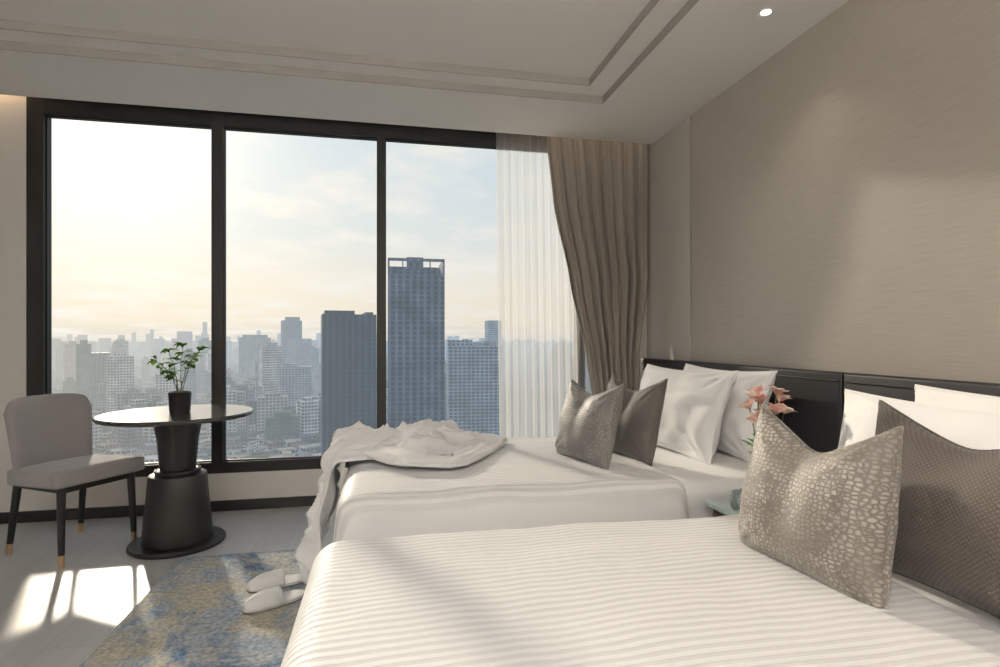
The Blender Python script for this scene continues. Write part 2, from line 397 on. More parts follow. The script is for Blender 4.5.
box('wallpaper_panel_side', XR-.012, XR, 3.456, YW-.002, 0.0, ZC+.15, M['side_panel'], wc)
box('shadow_gap', XR-.004, XR, 3.442, 3.456, 0, ZC, M['black_trim'], wc)
box('wall_left', XL-.1, XL, YB-.1, YW+.14, 0, 3.0, M['wall_cream'])
box('wall_back', XL-.1, XR+.1, YB-.1, YB, 0, 3.0, M['wall_cream'])
joined_boxes('wall_window', [(XL, XR, YW, YW+.14, 0, 0.255), (XL, XR, YW, YW+.14, 2.80, 3.0), (1.93, XR, YW, YW+.14, .255, 2.80), (XL, -2.245, YW, YW+.14, .255, 2.80)], M['wall_cream'])
box('baseboard_window', XL, XR-.012, YW-.014, YW, 0, 0.07, M['black_trim'])
box('baseboard_left', XL, XL+.014, YB, YW-.014, 0, 0.07, M['black_trim'])

win = empty('window_1', (0, 0, 0))
y0, y1 = YW-.002, YW+.09
bars = [(-2.245, -2.150), (-1.154, -1.084), (-.052, .002), (1.46, 1.52), (1.88, 1.93)]
joined_boxes('frame', [(a, b, y0, y1, .255, 2.80) for a, b in bars] + [(-2.245, 1.93, y0+.002, y1-.002, .255, .330), (-2.245, 1.93, y0+.002, y1-.002, 2.622, 2.80)], M['frame'], win)
inn = []
for (a, b), (c, d) in zip(bars, bars[1:]):
    inn += [(b, b+.006, y0+.03, y1-.03, .330, 2.622), (c-.006, c, y0+.03, y1-.03, .330, 2.622), (b, c, y0+.031, y1-.031, .330, .338), (b, c, y0+.031, y1-.031, 2.614, 2.622)]
    box('glass_pane', b, c, YW+.05, YW+.056, .330, 2.622, M['glass'], win)
joined_boxes('gasket', inn, M['frame'], win)

def downlight(x, y, nm='recessed_downlight', power=7):
    e = empty(nm, (x, y, ZC))
    lathe('trim_ring', [(.022, -.001), (.038, -.004), (.041, 0.0)], M['ceiling'], e, 32)
    lathe('lens', [(0, -.002), (.023, -.002)], M['lamp'], e, 32)
    l = bpy.data.lights.new('downlight_lamp', 'SPOT'); l.energy = power; l.color = (1, .86, .70); l.spot_size = math.radians(95); l.spot_blend = .8; l.shadow_soft_size = .04
    o = bpy.data.objects.new('lamp', l); COL.objects.link(o); o.parent = e; o.location = (0, 0, -.01)
downlight(1.735, 2.286)
downlight(1.735, 0.9)
downlight(1.735, -0.6)

# ------------------------------------------------------------ curtains
def curtain(name, mat, xl, xr, z0, z1, ybase, nf, amp, nu=220, nv=50, seed=0, thick=0.002, ycl=None):
    bm = bmesh.new(); rows = []
    for j in range(nv+1):
        z = z1 + (z0-z1)*j/nv; t = (z1-z)/(z1-z0)
        a, b = xl(z), xr(z); row = []
        for i in range(nu+1):
            u = i/nu
            uw = u + 0.012*noise.noise(Vector((u*6, t*1.5, seed)))
            ph = uw*nf*2*math.pi
            am = amp*(0.75+0.5*noise.noise(Vector((u*7, 3, seed))))*(0.7+0.5*t)
            if ycl: am *= 1+1.6*min(1, t*2.5)
            y = ybase + am*math.sin(ph) + am*.35*math.sin(ph*2.3+seed+t*1.5) - (ycl*min(1, t*1.6) if ycl else 0)
            x = a+(b-a)*uw + am*.25*math.cos(ph)
            row.append(bm.verts.new((x, y, z)))
        rows.append(row)
    for r0, r1 in zip(rows, rows[1:]):
        for i in range(nu): bm.faces.new((r0[i], r0[i+1], r1[i+1], r1[i]))
    o = finish(bm, name, mat, None, True)
    if thick:
        m = o.modifiers.new('s', 'SOLIDIFY'); m.thickness = thick
    return o
def lerp_tab(tab):
    def f(z):
        if z >= tab[0][0]: return tab[0][1]
        for (a, b), (c, d) in zip(tab, tab[1:]):
            if z >= c:
                s = (a-z)/(a-c); s = s*s*(3-2*s)*.4+s*.6
                return b+(d-b)*s
        return tab[-1][1]
    return f
curtain('curtain', M['drape'], lerp_tab([(2.86, 1.17), (2.2, 1.24), (1.6, 1.36), (1.0, 1.49), (.7, 1.54), (.0, 1.50)]),
        lerp_tab([(2.86, 2.015), (1.6, 1.98), (1.05, 1.90), (.0, 1.90)]), 0.015, 2.86, 4.047, 8, 0.016, seed=2, ycl=.07)
curtain('sheer_curtain', M['sheer'], lerp_tab([(2.86, .81), (0, .84)]), lerp_tab([(2.86, 1.60), (0, 1.66)]), 0.015, 2.86, 4.082, 12, 0.008, seed=5, thick=0)
box('curtain_track', XL+.02, XR-.02, 4.04, 4.06, ZC+.172, ZC+.189, M['wall_cream'])

# ------------------------------------------------------------ headboard
hb = empty('headboard')
box('back_board', 1.965, XR-.0125, -1.2, 4.0, .25, 1.015, M['black_trim'], hb)
for i, (a, b) in enumerate([(2.055, 3.99), (0.20, 2.045), (-1.2, .19)]):
    box('leather_panel_%d' % i, 1.925, 1.975, a, b, .26, 1.025, M['leather'], hb, bev=.012, seg=4, smooth=True)
    box('leather_piping_%d' % i, 1.918, 1.93, a+.012, b-.012, .985, .990, M['leather'], hb, bev=.002)

# ------------------------------------------------------------ beds
BT = .62
def bed(name, y0, y1, seed, xf=-.165):
    e = empty(name)
    box('base', -.06, 1.91, y0+.06, y1-.06, .10, .34, M['bed_base'], e, bev=.02, seg=3, smooth=True)
    for k, (fx, fy) in enumerate(((0, y0+.12), (0, y1-.16), (1.85, y0+.12), (1.85, y1-.16))):
        box('foot_%d' % k, fx, fx+.05, fy, fy+.05, 0.014 if fx < .3 else 0, .11, M['ebony'], e)
    rounded('mattress', -.10, 1.915, y0+.015, y1-.015, .30, BT-.022, .06, M['white_cotton'], e, 30, amp=.004, seed=seed)
    rounded('sheet_skirt', -.09, 1.91, y0+.02, y1-.02, .12, .5, .05, M['white_cotton'], e, 20, amp=.0, seed=seed)
    rounded('duvet', xf, 1.17, y0-.01, y1+.01, .07, BT, .065, M['stripe'], e, 60, flare=.05, amp=.009, seed=seed+3, crown=.012, fold=.007)
    return e
bed('bed', 1.99, 3.07, 1)
bed('bed', 0.46, 1.61, 9, -.185)

d2r = math.radians
def lean(h, deg, base=BT): return base + h/2*math.cos(d2r(deg)) - .012
PB = BT-.02
pillow('pillow', .80, .45, .19, M['white_cotton'], (1.72, 2.67, lean(.45, 16, PB)), (d2r(-16), 0, d2r(-90)), seed=1, wr=.014, pinch=.10)
pillow('pillow', .76, .46, .20, M['white_cotton'], (1.49, 2.68, lean(.46, 20, PB)), (d2r(-20), 0, d2r(-84)), seed=4, wr=.015, pinch=.10)
pillow('pillow', .88, .44, .19, M['white_cotton'], (1.73, 1.15, lean(.44, 16, PB)), (d2r(-16), 0, d2r(-90)), seed=6, wr=.014, pinch=.09)
pillow('pillow', .90, .43, .20, M['white_cotton'], (1.47, 1.17, lean(.43, 18, PB)), (d2r(-18), 0, d2r(-90)), seed=8, wr=.015, pinch=.10)
pillow('throw_cushion', .38, .395, .16, M['grey_weave'], (1.14, 2.46, lean(.395, 14)), (d2r(-14), 0, d2r(-74)), chop=.07, seed=11, pinch=.08, wr=.008)
pillow('throw_cushion', .37, .375, .16, M['croc2'], (.91, 2.41, lean(.375, 14)), (d2r(-14), 0, d2r(-72)), chop=.06, seed=13, pinch=.08, wr=.008)
pillow('throw_cushion', .48, .41, .16, M['brown_weave'], (1.23, .98, lean(.41, 12)), (d2r(-12), 0, d2r(-88)), chop=.085, seed=15, pinch=.07, wr=.008)
pillow('throw_cushion', .415, .385, .19, M['croc'], (1.00, 1.15, lean(.385, 9)), (d2r(-9), 0, d2r(-85)), chop=.10, seed=17, pinch=.06, taper=.06, wr=.009)

# ------------------------------------------------------------ nightstand, flowers, jar
ns = empty('nightstand')
box('cabinet', 1.24, 1.90, 1.66, 1.94, .08, .525, M['walnut'], ns, bev=.006)
box('glass_top', 1.22, 1.91, 1.645, 1.955, .525, .54, M['nsglass'], ns, bev=.003)
box('drawer_front', 1.228, 1.24, 1.675, 1.925, .30, .51, M['walnut'], ns, bev=.003)
box('drawer_handle', 1.218, 1.228, 1.76, 1.84, .40, .41, M['brass'], ns, bev=.002)
for k, (x, y) in enumerate(((1.27, 1.68), (1.27, 1.89), (1.85, 1.68), (1.85, 1.89))):
    box('leg_%d' % k, x, x+.03, y, y+.03, 0, .08, M['ebony'], ns)
def petalmesh(bm, org, axis, up, ln, wd, curl, n=7):
    axis = axis.normalized(); side = axis.cross(up)
    if side.length < 1e-3: side = axis.cross(Vector((1, 0, 0)))
    side.normalize(); nrm = side.cross(axis).normalized(); prev = None
    for i in range(n+1):
        t = i/n; w = wd*math.sin(math.pi*min(1, t*.93+.05))**.8
        c = org + axis*ln*t + nrm*curl*t*t
        row = [bm.verts.new(c - side*w + nrm*w*.35), bm.verts.new(c), bm.verts.new(c + side*w + nrm*w*.35)]
        if prev:
            for k in range(2): bm.faces.new((prev[k], prev[k+1], row[k+1], row[k]))
        prev = row
fl = empty('lily_vase', (1.37, 1.80, .54))
lathe('vase', [(0, 0), (.035, 0), (.042, .02), (.045, .08), (.030, .15), (.022, .18), (.027, .20), (.022, .20), (.018, .18), (.026, .15), (.04, .08), (.036, .02), (0, .012)], M['nsglass'], fl, 32)
bms, bmp, bmc, bml = bmesh.new(), bmesh.new(), bmesh.new(), bmesh.new()
for k, (dx, dy, hz) in enumerate([(-.06, .03, .37), (.0, -.05, .36), (.06, .0, .40), (-.01, .05, .42), (-.07, -.04, .33), (.04, .05, .34), (-.03, 0, .39), (.03, -.02, .425), (.0, .02, .345), (.05, -.04, .36), (-.05, -.01, .41)]):
    top = Vector((dx*.85, dy*.85, hz)); tube(bms, [(0, 0, .03), (dx*.4, dy*.4, .20), top], .0022, 6)
    out = Vector((dx*5, dy*5, .6)).normalized()
    a = out.orthogonal().normalized(); b = out.cross(a)
    for q in range(6):
        an = q*math.pi/3+k; d = (a*math.cos(an)+b*math.sin(an))*.65+out*.9
        petalmesh(bmp if (q*3+k) % 5 < 2 else bmc, top, d, out, .046, .016, -.014)
    for q in range(3): petalmesh(bml, Vector((dx*.5, dy*.5, .18+.04*q)), Vector((math.cos(k*2+q*2), math.sin(k*2+q*2), .8)), Vector((0, 0, 1)), .075, .010, -.02)
finish(bms, 'stems', M['stem'], fl, True); finish(bmp, 'petals', M['petal'], fl, True); finish(bmc, 'petals_light', M['petal_c'], fl, True); finish(bml, 'leaves', M['leaf'], fl, True)
jar = empty('glass_jar', (1.29, 1.83, .54))
lathe('jar_body', [(0, 0), (.035, 0), (.042, .012), (.042, .05), (.036, .06), (.036, .065), (.032, .065), (.036, .05), (.036, .012), (0, .008)], M['clear'], jar, 32)
lathe('lid', [(0, .082), (.008, .080), (.010, .072), (.034, .068), (.037, .064), (0, .064)], M['clear'], jar, 32)

# ------------------------------------------------------------ rug
rounded('area_rug', -1.06, .35, .1, 3.23, 0, .014, .004, M['rug'], None, 30, amp=0)

# ------------------------------------------------------------ table
tb = empty('pedestal_table', (-1.162, 3.50, 0))
lathe('base_disc', [(0, 0), (.242, 0), (.247, .006), (.247, .018), (.240, .026), (0, .026)], M['ebony'], tb, 96)
lathe('lower_stem', [(0, .026), (.178, .026), (.180, .034), (.172, .14), (.160, .26), (.150, .385), (.146, .40), (.135, .405), (.105, .410), (.102, .430), (0, .430)], M['ebony'], tb, 96)
lathe('waist_ring', [(.108, .412), (.118, .416), (.118, .428), (.108, .432)], M['ebony'], tb, 96)
lathe('upper_stem', [(0, .43), (.092, .43), (.094, .46), (.106, .60), (.124, .70), (.128, .725), (0, .725)], M['ebony'], tb, 96)
lathe('table_top', [(0, .722), (.375, .722), (.390, .727), (.397, .738), (.397, .744), (.391, .75), (0, .75)], M['tabletop'], tb, 128)

pl = empty('potted_plant', (-1.152, 3.50, .75))
lathe('glass_pot', [(0, 0), (.050, 0), (.054, .006), (.060, .115), (.062, .118), (.058, .118), (.052, .10), (0, .10)], M['smoked'], pl, 48)
lathe('soil', [(0, .104), (.03, .106), (.053, .101)], M['soil'], pl, 32)
bms, bml = bmesh.new(), bmesh.new()
rnd = random.Random(5)
for k, (an, sp_, hh) in enumerate(((.3, .09, .27), (2.9, .13, .20), (3.6, .05, .26), (5.6, .10, .22), (1.6, .04, .29), (2.4, .12, .14))):
    pts = [Vector((math.cos(an)*.012, math.sin(an)*.012, .10))]
    for s_ in range(1, 7):
        t = s_/6; pts.append(Vector((math.cos(an)*(.012+sp_*t*t), math.sin(an)*(.012+sp_*t*t), .10+hh*t))+Vector((rnd.uniform(-.006, .006), rnd.uniform(-.006, .006), 0)))
    tube(bms, pts, [.0032-.0003*i for i in range(7)], 6)
    for i in range(4, 7):
        for q in range(4 if i < 6 else 6):
            a2 = rnd.random()*6.28
            d = Vector((math.cos(a2), math.sin(a2), rnd.uniform(-.3, .6)))
            petalmesh(bml, pts[i]+Vector((0, 0, rnd.uniform(-.015, .01))), d, Vector((0, 0, 1)), rnd.uniform(.040, .060), rnd.uniform(.014, .019), -.014)
finish(bms, 'stems', M['stem'], pl, True); finish(bml, 'leaves', M['leaf'], pl, True)

# ------------------------------------------------------------ chair (local +X = facing)
ch = empty('dining_chair', (-1.70, 3.535, 0), (0, 0, math.atan2(-.532, .847)))
bm = bmesh.new(); bmesh.ops.create_cube(bm, size=1)
bmesh.ops.subdivide_edges(bm, edges=bm.edges[:], cuts=14, use_grid_fill=True)
for v in bm.verts:
    p = v.co*2; r = .45
    inner = Vector([max(-1+r*k, min(1-r*k, c)) for c, k in zip(p, (.25, .25, .9))])
    q = p-inner
    d = Vector((q.x/(.25*r), q.y/(.25*r), q.z/(.9*r)))
    if d.length > 1: d = d.normalized(); q = Vector((d.x*.25*r, d.y*.25*r, d.z*.9*r))
    p = inner+q
    wy = .215+.03*(p.x+1)/2
    v.co = Vector((p.x*.232+.008, p.y*wy, .435+p.z*.045 + (.012*(1-p.x**2)*(1-p.y**2) if p.z > 0 else 0) + .012*p.x))
finish(bm, 'seat', M['chair_fabric'], ch, True)
def slab_surface(name, fn, thick, mat, parent, nu=24, nv=20):
    bm = bmesh.new(); F, B = [], []
    for i in range(nu+1):
        rf, rb_ = [], []
        for j in range(nv+1):
            u, v = i/nu*2-1, j/nv
            p, nrm = fn(u, v)
            e = min(1, (1-abs(u))*9)**.5 * min(1, min(v, 1-v)*12)**.5
            t = thick*(.25+.75*e)
            rf.append(bm.verts.new(p+nrm*t/2)); rb_.append(bm.verts.new(p-nrm*t/2))
        F.append(rf); B.append(rb_)
    for i in range(nu):
        for j in range(nv):
            bm.faces.new((F[i][j], F[i+1][j], F[i+1][j+1], F[i][j+1])); bm.faces.new((B[i][j+1], B[i+1][j+1], B[i+1][j], B[i][j]))
    for i in range(nu):
        for j in (0, nv):
            q = (F[i][j], B[i][j], B[i+1][j], F[i+1][j]); bm.faces.new(q if j == 0 else q[::-1])
    for j in range(nv):
        for i in (0, nu):
            q = (F[i][j], F[i][j+1], B[i][j+1], B[i][j]); bm.faces.new(q if i == 0 else q[::-1])
    bmesh.ops.recalc_face_normals(bm, faces=bm.faces[:])
    return finish(bm, name, mat, parent, True)
def backfn(u, v):
    hw = .20+.03*v - .03*max(0, v-.85)/.15*abs(u)**4
    z = .425+.425*v - .03*(abs(u)**4)*max(0, v-.6)/.4
    x = -.205 - .055*v + .045*u*u
    return Vector((x, u*hw, z)), Vector((1, -.3*u, .16)).normalized()
slab_surface('backrest', backfn, .045, M['chair_fabric'], ch)
def leg(name, top, bot, r0, r1):
    bm = bmesh.new(); top, bot = Vector(top), Vector(bot); k = top.lerp(bot, .86)
    tube(bm, [top, k], [r0, r0+(r1-r0)*.86], 16); finish(bm, name, M['ebony'], ch, True).modifiers.new('e', 'EDGE_SPLIT')
    bm = bmesh.new(); tube(bm, [k, bot], [r0+(r1-r0)*.86+.0008, r1+.0008], 16); finish(bm, name+'_tip', M['brass'], ch, True).modifiers.new('e', 'EDGE_SPLIT')
leg('leg_front_right', (.188, -.185, .40), (.205, -.195, 0), .021, .014)
leg('leg_front_left', (.188, .185, .40), (.205, .195, 0), .021, .014)
leg('leg_back_right', (-.185, -.17, .42), (-.245, -.185, 0), .021, .014)
leg('leg_back_left', (-.185, .17, .42), (-.245, .185, 0), .021, .014)
joined_boxes('apron', [(-.19, .20, -.19, -.165, .37, .405), (-.19, .20, .165, .19, .37, .405), (.180, .200, -.18, .18, .37, .405), (-.20, -.18, -.17, .17, .37, .405)], M['ebony'], ch)

# ------------------------------------------------------------ slippers
def slipper(loc, rz):
    e = empty('slipper', loc, (0, 0, rz)); ln = .27
    def hw(t): return .030+.020*math.sin(math.pi*min(1, max(0, t))**.8)+(.006 if t > .5 else 0)
    def outline(t):
        endr = min(1, math.sqrt(max(0, 1-(abs(t-.5)/.5)**6))); return hw(t)*endr
    for nm, z0, z1, m, k in (('sole', 0, .008, 'sole', 1.0), ('insole', .008, .020, 'slipper', .98)):
        bm = bmesh.new(); T = [i/40 for i in range(41)]
        loop = [((t-.5)*ln*k, outline(t)*k) for t in T]+[((t-.5)*ln*k, -outline(t)*k) for t in reversed(T[1:-1])]
        a = [bm.verts.new((x, y, z0)) for x, y in loop]; b = [bm.verts.new((x, y, z1)) for x, y in loop]
        bm.faces.new(a[::-1]); bm.faces.new(b)
        for i in range(len(a)):
            j = (i+1) % len(a)
            bm.faces.new((a[i], a[j], b[j], b[i]))
        finish(bm, nm, M[m], e)
    bm = bmesh.new(); rows = []
    for i in range(17):
        t = .42+.575*i/16; w = outline(t)+.003; hgt = .060*math.sqrt(max(0, 1-((t-.42)/.58)**3))+.004
        rows.append([bm.verts.new(((t-.5)*ln, -w*math.cos(math.pi*k/14), .008+hgt*math.sin(math.pi*k/14)**.8)) for k in range(15)])
    for a, b in zip(rows, rows[1:]):
        for k in range(14): bm.faces.new((a[k], a[k+1], b[k+1], b[k]))
    o = finish(bm, 'upper', M['slipper'], e, True); s = o.modifiers.new('s', 'SOLIDIFY'); s.thickness = .006; s.offset = 1
slipper((-.49, 2.77, .014), d2r(198))
slipper((-.47, 2.58, .014), d2r(208))

# ------------------------------------------------------------ bathrobe
rb = empty('bathrobe')
def robe_body():
    bm = bmesh.new(); nu, nv = 190, 130; rows = []
    top_len, hang = .70, .50
    for i in range(nu+1):
        s = i/nu*(top_len+hang)
        row = []
        for j in range(nv+1):
            t = j/nv
            k = min(1, s/.35)
            yc = 2.76 + .06*math.sin(s*3.0)
            half = (.07+.26*k**.7)*(1+.12*noise.noise(Vector((s*5, 0, 2))))
            if s > top_len: half *= 1+.10*(s-top_len)/hang
            y = yc + (t*2-1)*half
            edge = (1-abs(t*2-1)); ed = min(1, edge*6)*min(1, s*8)
            P = Vector((s*3.2+.4*y, y*5.5+s*1.5, 0))
            P += Vector((noise.noise(P*.7), noise.noise(P*.7+Vector((9, 2, 0))), 0))*.9
            rid = 1-abs(noise.noise(P)*1.9); rid2 = 1-abs(noise.noise(P*2.1+Vector((4, 4, 4)))*1.9)
            hgt = .014 + ed*(.052*max(0, rid)**3 + .036*max(0, rid2)**3) + .02*ed*max(0, noise.noise(Vector((s*2, y*3, 7))))
            if s < top_len:
                x = .53 - s; q = Vector((x, y, BT+.012+hgt))
            else:
                h = s-top_len; a = min(1, h/.09)*math.pi/2
                r = .06
                x = -.17 - r*math.sin(a)*.5 - .22*h*h*1.6; z = BT+.012 - r*(1-math.cos(a)) - max(0, h-.09)*1.0
                off = hgt*.9
                fold = .022*math.sin(y*34+2.5*noise.noise(Vector((y*3, h*3, 0))))*min(1, h*6)
                q = Vector((x-(off+fold)*math.sin(a)-.012, y, max(.03, z+off*math.cos(a))))
            row.append(bm.verts.new(q))
        rows.append(row)
    for a, b in zip(rows, rows[1:]):
        for j in range(nv): bm.faces.new((a[j], a[j+1], b[j+1], b[j]))
    bmesh.ops.recalc_face_normals(bm, faces=bm.faces[:])
    o = finish(bm, 'body', M['robe'], rb, True); m = o.modifiers.new('s', 'SOLIDIFY'); m.thickness = .006; m.offset = 0
robe_body()
def sleeve(pts, rads, name, seed):
    bm = bmesh.new(); n = 70; seg = 32; rings = []
    P = [Vector(p) for p in pts]
    for i in range(n+1):
        t = i/n*(len(P)-1); k = min(int(t), len(P)-2); f = t-k; f2 = f*f*(3-2*f)
        c = P[k].lerp(P[k+1], f2); r = rads[k]+(rads[k+1]-rads[k])*f2
        d = (P[k+1]-P[k]).normalized(); side = d.cross(Vector((0, 0, 1))).normalized()
        ring = []
        for q in range(seg):
            a = 2*math.pi*q/seg; w = 1+.45*noise.noise(Vector((i*.15, math.cos(a)*1.6, math.sin(a)*1.6+seed)))+.18*math.sin(math.cos(a)*9+i*.12)
            z = max(-.3, math.sin(a))*r*.38*w
            ring.append(bm.verts.new(c+side*math.cos(a)*r*(1+.3*(w-1))+Vector((0, 0, z+r*.13))))
        rings.append(ring)
    for a, b in zip(rings, rings[1:]):
        for q in range(seg): bm.faces.new((a[q], a[(q+1) % seg], b[(q+1) % seg], b[q]))
    bm.faces.new(rings[0][::-1]); bm.faces.new(rings[-1])
    finish(bm, name, M['robe'], rb, True)
sleeve([(-.05, 2.60, BT+.03), (.10, 2.38, BT+.024), (.28, 2.33, BT+.02), (.44, 2.58, BT+.02), (.56, 2.76, BT+.016)], [.08, .075, .07, .06, .05], 'sleeve_left', 1)
sleeve([(.0, 2.92, BT+.03), (.25, 2.94, BT+.02), (.48, 2.88, BT+.018), (.60, 2.80, BT+.016)], [.09, .085, .075, .05], 'sleeve_right', 4)

# ------------------------------------------------------------ city outside
GZ = -112.0
city = empty('city_skyline')
def painted_haze(nt, p, out):  # aerial haze painted in: glow colour mixed into surfaces by distance
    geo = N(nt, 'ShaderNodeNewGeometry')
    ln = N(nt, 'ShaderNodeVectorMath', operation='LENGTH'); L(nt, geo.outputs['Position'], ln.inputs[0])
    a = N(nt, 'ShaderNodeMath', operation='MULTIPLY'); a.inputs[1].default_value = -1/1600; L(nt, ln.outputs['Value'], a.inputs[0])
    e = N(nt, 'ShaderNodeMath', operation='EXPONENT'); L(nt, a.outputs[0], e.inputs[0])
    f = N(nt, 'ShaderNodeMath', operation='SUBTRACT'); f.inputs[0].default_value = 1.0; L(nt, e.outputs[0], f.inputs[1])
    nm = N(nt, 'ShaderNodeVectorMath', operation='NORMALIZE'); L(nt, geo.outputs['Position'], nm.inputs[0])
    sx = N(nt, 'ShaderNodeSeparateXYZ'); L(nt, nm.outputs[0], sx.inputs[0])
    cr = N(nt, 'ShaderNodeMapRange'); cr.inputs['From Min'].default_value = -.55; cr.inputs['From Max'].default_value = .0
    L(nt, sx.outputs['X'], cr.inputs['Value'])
    mx = N(nt, 'ShaderNodeMix', data_type='RGBA'); mx.inputs['A'].default_value = (.54, .51, .45, 1); mx.inputs['B'].default_value = (.32, .38, .44, 1)  # haze colour painted warmer toward the sun side
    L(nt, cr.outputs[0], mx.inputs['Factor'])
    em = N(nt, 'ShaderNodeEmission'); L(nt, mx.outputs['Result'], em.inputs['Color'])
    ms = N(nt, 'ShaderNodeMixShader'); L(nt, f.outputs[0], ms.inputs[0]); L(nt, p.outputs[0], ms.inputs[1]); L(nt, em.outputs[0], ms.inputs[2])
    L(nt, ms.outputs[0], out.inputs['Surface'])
def mat_facade(name, wall, glass, fl=3.6, bay=3.0, rough=.5, attr=False, thf=.38, thb=.28):
    m, nt, p = newmat(name); out = nt.nodes['Material Output']
    tc = N(nt, 'ShaderNodeTexCoord'); sp = N(nt, 'ShaderNodeSeparateXYZ'); L(nt, tc.outputs['Object'], sp.inputs[0])
    ad = N(nt, 'ShaderNodeMath', operation='ADD'); L(nt, sp.outputs['X'], ad.inputs[0]); L(nt, sp.outputs['Y'], ad.inputs[1])
    def band(src, per, th):
        d = N(nt, 'ShaderNodeMath', operation='DIVIDE'); d.inputs[1].default_value = per; L(nt, src, d.inputs[0])
        f = N(nt, 'ShaderNodeMath', operation='FRACT'); L(nt, d.outputs[0], f.inputs[0])
        g = N(nt, 'ShaderNodeMath', operation='GREATER_THAN'); g.inputs[1].default_value = th; L(nt, f.outputs[0], g.inputs[0]); return g.outputs[0]
    h = band(sp.outputs['Z'], fl, thf); v = band(ad.outputs[0], bay, thb)
    mu = N(nt, 'ShaderNodeMath', operation='MULTIPLY'); L(nt, h, mu.inputs[0]); L(nt, v, mu.inputs[1])
    geo = N(nt, 'ShaderNodeNewGeometry'); sn = N(nt, 'ShaderNodeSeparateXYZ'); L(nt, geo.outputs['Normal'], sn.inputs[0])
    lt = N(nt, 'ShaderNodeMath', operation='LESS_THAN'); lt.inputs[1].default_value = .5; L(nt, sn.outputs['Z'], lt.inputs[0])
    mu2 = N(nt, 'ShaderNodeMath', operation='MULTIPLY'); L(nt, mu.outputs[0], mu2.inputs[0]); L(nt, lt.outputs[0], mu2.inputs[1])
    mx = N(nt, 'ShaderNodeMix', data_type='RGBA'); mx.inputs['A'].default_value = c4(wall); mx.inputs['B'].default_value = c4(glass)
    if attr:
        at = N(nt, 'ShaderNodeVertexColor', layer_name='Col'); L(nt, at.outputs['Color'], mx.inputs['A'])
    L(nt, mu2.outputs[0], mx.inputs['Factor'])
    nz = N(nt, 'ShaderNodeTexNoise'); nz.inputs['Scale'].default_value = .09; nz.inputs['Detail'].default_value = 5; L(nt, tc.outputs['Object'], nz.inputs['Vector'])
    mr = N(nt, 'ShaderNodeMapRange'); mr.inputs['From Min'].default_value = .3; mr.inputs['From Max'].default_value = .7; mr.inputs['To Min'].default_value = .6; mr.inputs['To Max'].default_value = 1.4; L(nt, nz.outputs['Fac'], mr.inputs['Value'])
    m2 = N(nt, 'ShaderNodeMix', data_type='RGBA', blend_type='MULTIPLY'); m2.inputs['Factor'].default_value = 1
    L(nt, mx.outputs['Result'], m2.inputs['A']); L(nt, mr.outputs[0], m2.inputs['B'])
    L(nt, m2.outputs['Result'], p.inputs['Base Color']); p.inputs['Roughness'].default_value = rough
    p.inputs['Specular IOR Level'].default_value = .08
    painted_haze(nt, p, out); return m
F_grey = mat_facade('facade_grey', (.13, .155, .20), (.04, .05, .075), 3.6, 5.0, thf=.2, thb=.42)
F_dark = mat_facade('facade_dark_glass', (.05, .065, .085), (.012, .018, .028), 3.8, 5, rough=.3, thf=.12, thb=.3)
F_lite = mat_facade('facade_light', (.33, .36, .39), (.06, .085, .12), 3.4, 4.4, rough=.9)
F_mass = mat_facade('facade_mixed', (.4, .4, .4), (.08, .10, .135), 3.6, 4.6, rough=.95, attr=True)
m, nt, p = newmat('city_ground'); tc = N(nt, 'ShaderNodeTexCoord'); vz = N(nt, 'ShaderNodeTexNoise'); vz.inputs['Scale'].default_value = .012; vz.inputs['Detail'].default_value = 8
L(nt, tc.outputs['Object'], vz.inputs['Vector']); cr = N(nt, 'ShaderNodeValToRGB'); p.inputs['Specular IOR Level'].default_value = .05; p.inputs['Roughness'].default_value = .95
cr.color_ramp.elements[0].position = .4; cr.color_ramp.elements[0].color = (.03, .06, .03, 1); cr.color_ramp.elements[1].position = .6; cr.color_ramp.elements[1].color = (.11, .12, .12, 1)
L(nt, vz.outputs['Fac'], cr.inputs[0]); L(nt, cr.outputs[0], p.inputs['Base Color']); painted_haze(nt, p, nt.nodes['Material Output'])
bm = bmesh.new()
for q in ((-16000, 60), (16000, 60), (16000, 26000), (-16000, 26000)): bm.verts.new((q[0], q[1], GZ))
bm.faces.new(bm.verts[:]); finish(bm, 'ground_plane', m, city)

def tower(name, x, y, w, d, ztop, mat, rot=0.0, extras=()):
    e = empty(name, (x, y, GZ), (0, 0, rot), city); H = ztop-GZ
    lst = [(-w/2, w/2, -d/2, d/2, 0, H)]
    for (a, b, c, dd, z0, z1) in extras: lst.append((a*w, b*w, c*d, dd*d, H+z0, H+z1))
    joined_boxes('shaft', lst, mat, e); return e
tower('office_tower', 22, 415, 40, 30, 47, F_grey, 0, [(-.5, -.47, -.5, .5, 0, 11), (.47, .5, -.5, .5, 0, 11), (-.5, .5, .45, .5, 0, 9), (-.3, .3, -.2, .3, 0, 5), (-.5, .5, -.5, -.47, 9.5, 11.5), (-.16, .14, -.1, .2, 0, 14), (-.02, .0, -.5, -.48, 0, 10), (-.25, -.23, -.5, -.48, 0, 10), (.23, .25, -.5, -.48, 0, 10)])
tower('glass_tower', -30, 478, 42, 34, 21, F_dark, d2r(8), [(-.45, .1, -.4, .4, 0, 3), (.3, .45, -.4, .4, 0, 2)])
tower('apartment_tower', 88, 562, 52, 36, -6, F_lite, d2r(-4), [(-.5, -.05, -.45, .45, 0, 6), (.2, .3, -.2, .2, 0, 5)])
tower('apartment_tower', -214, 1372, 42, 35, 44, F_grey, .3, [(-.3, .4, -.4, .4, 0, 8)])
tower('apartment_tower', -274, 1282, 62, 40, 4, F_lite, .2, [(-.4, .4, -.4, .4, 0, 6)])
tower('apartment_tower', -180, 1250, 40, 40, 2, F_lite, .5)
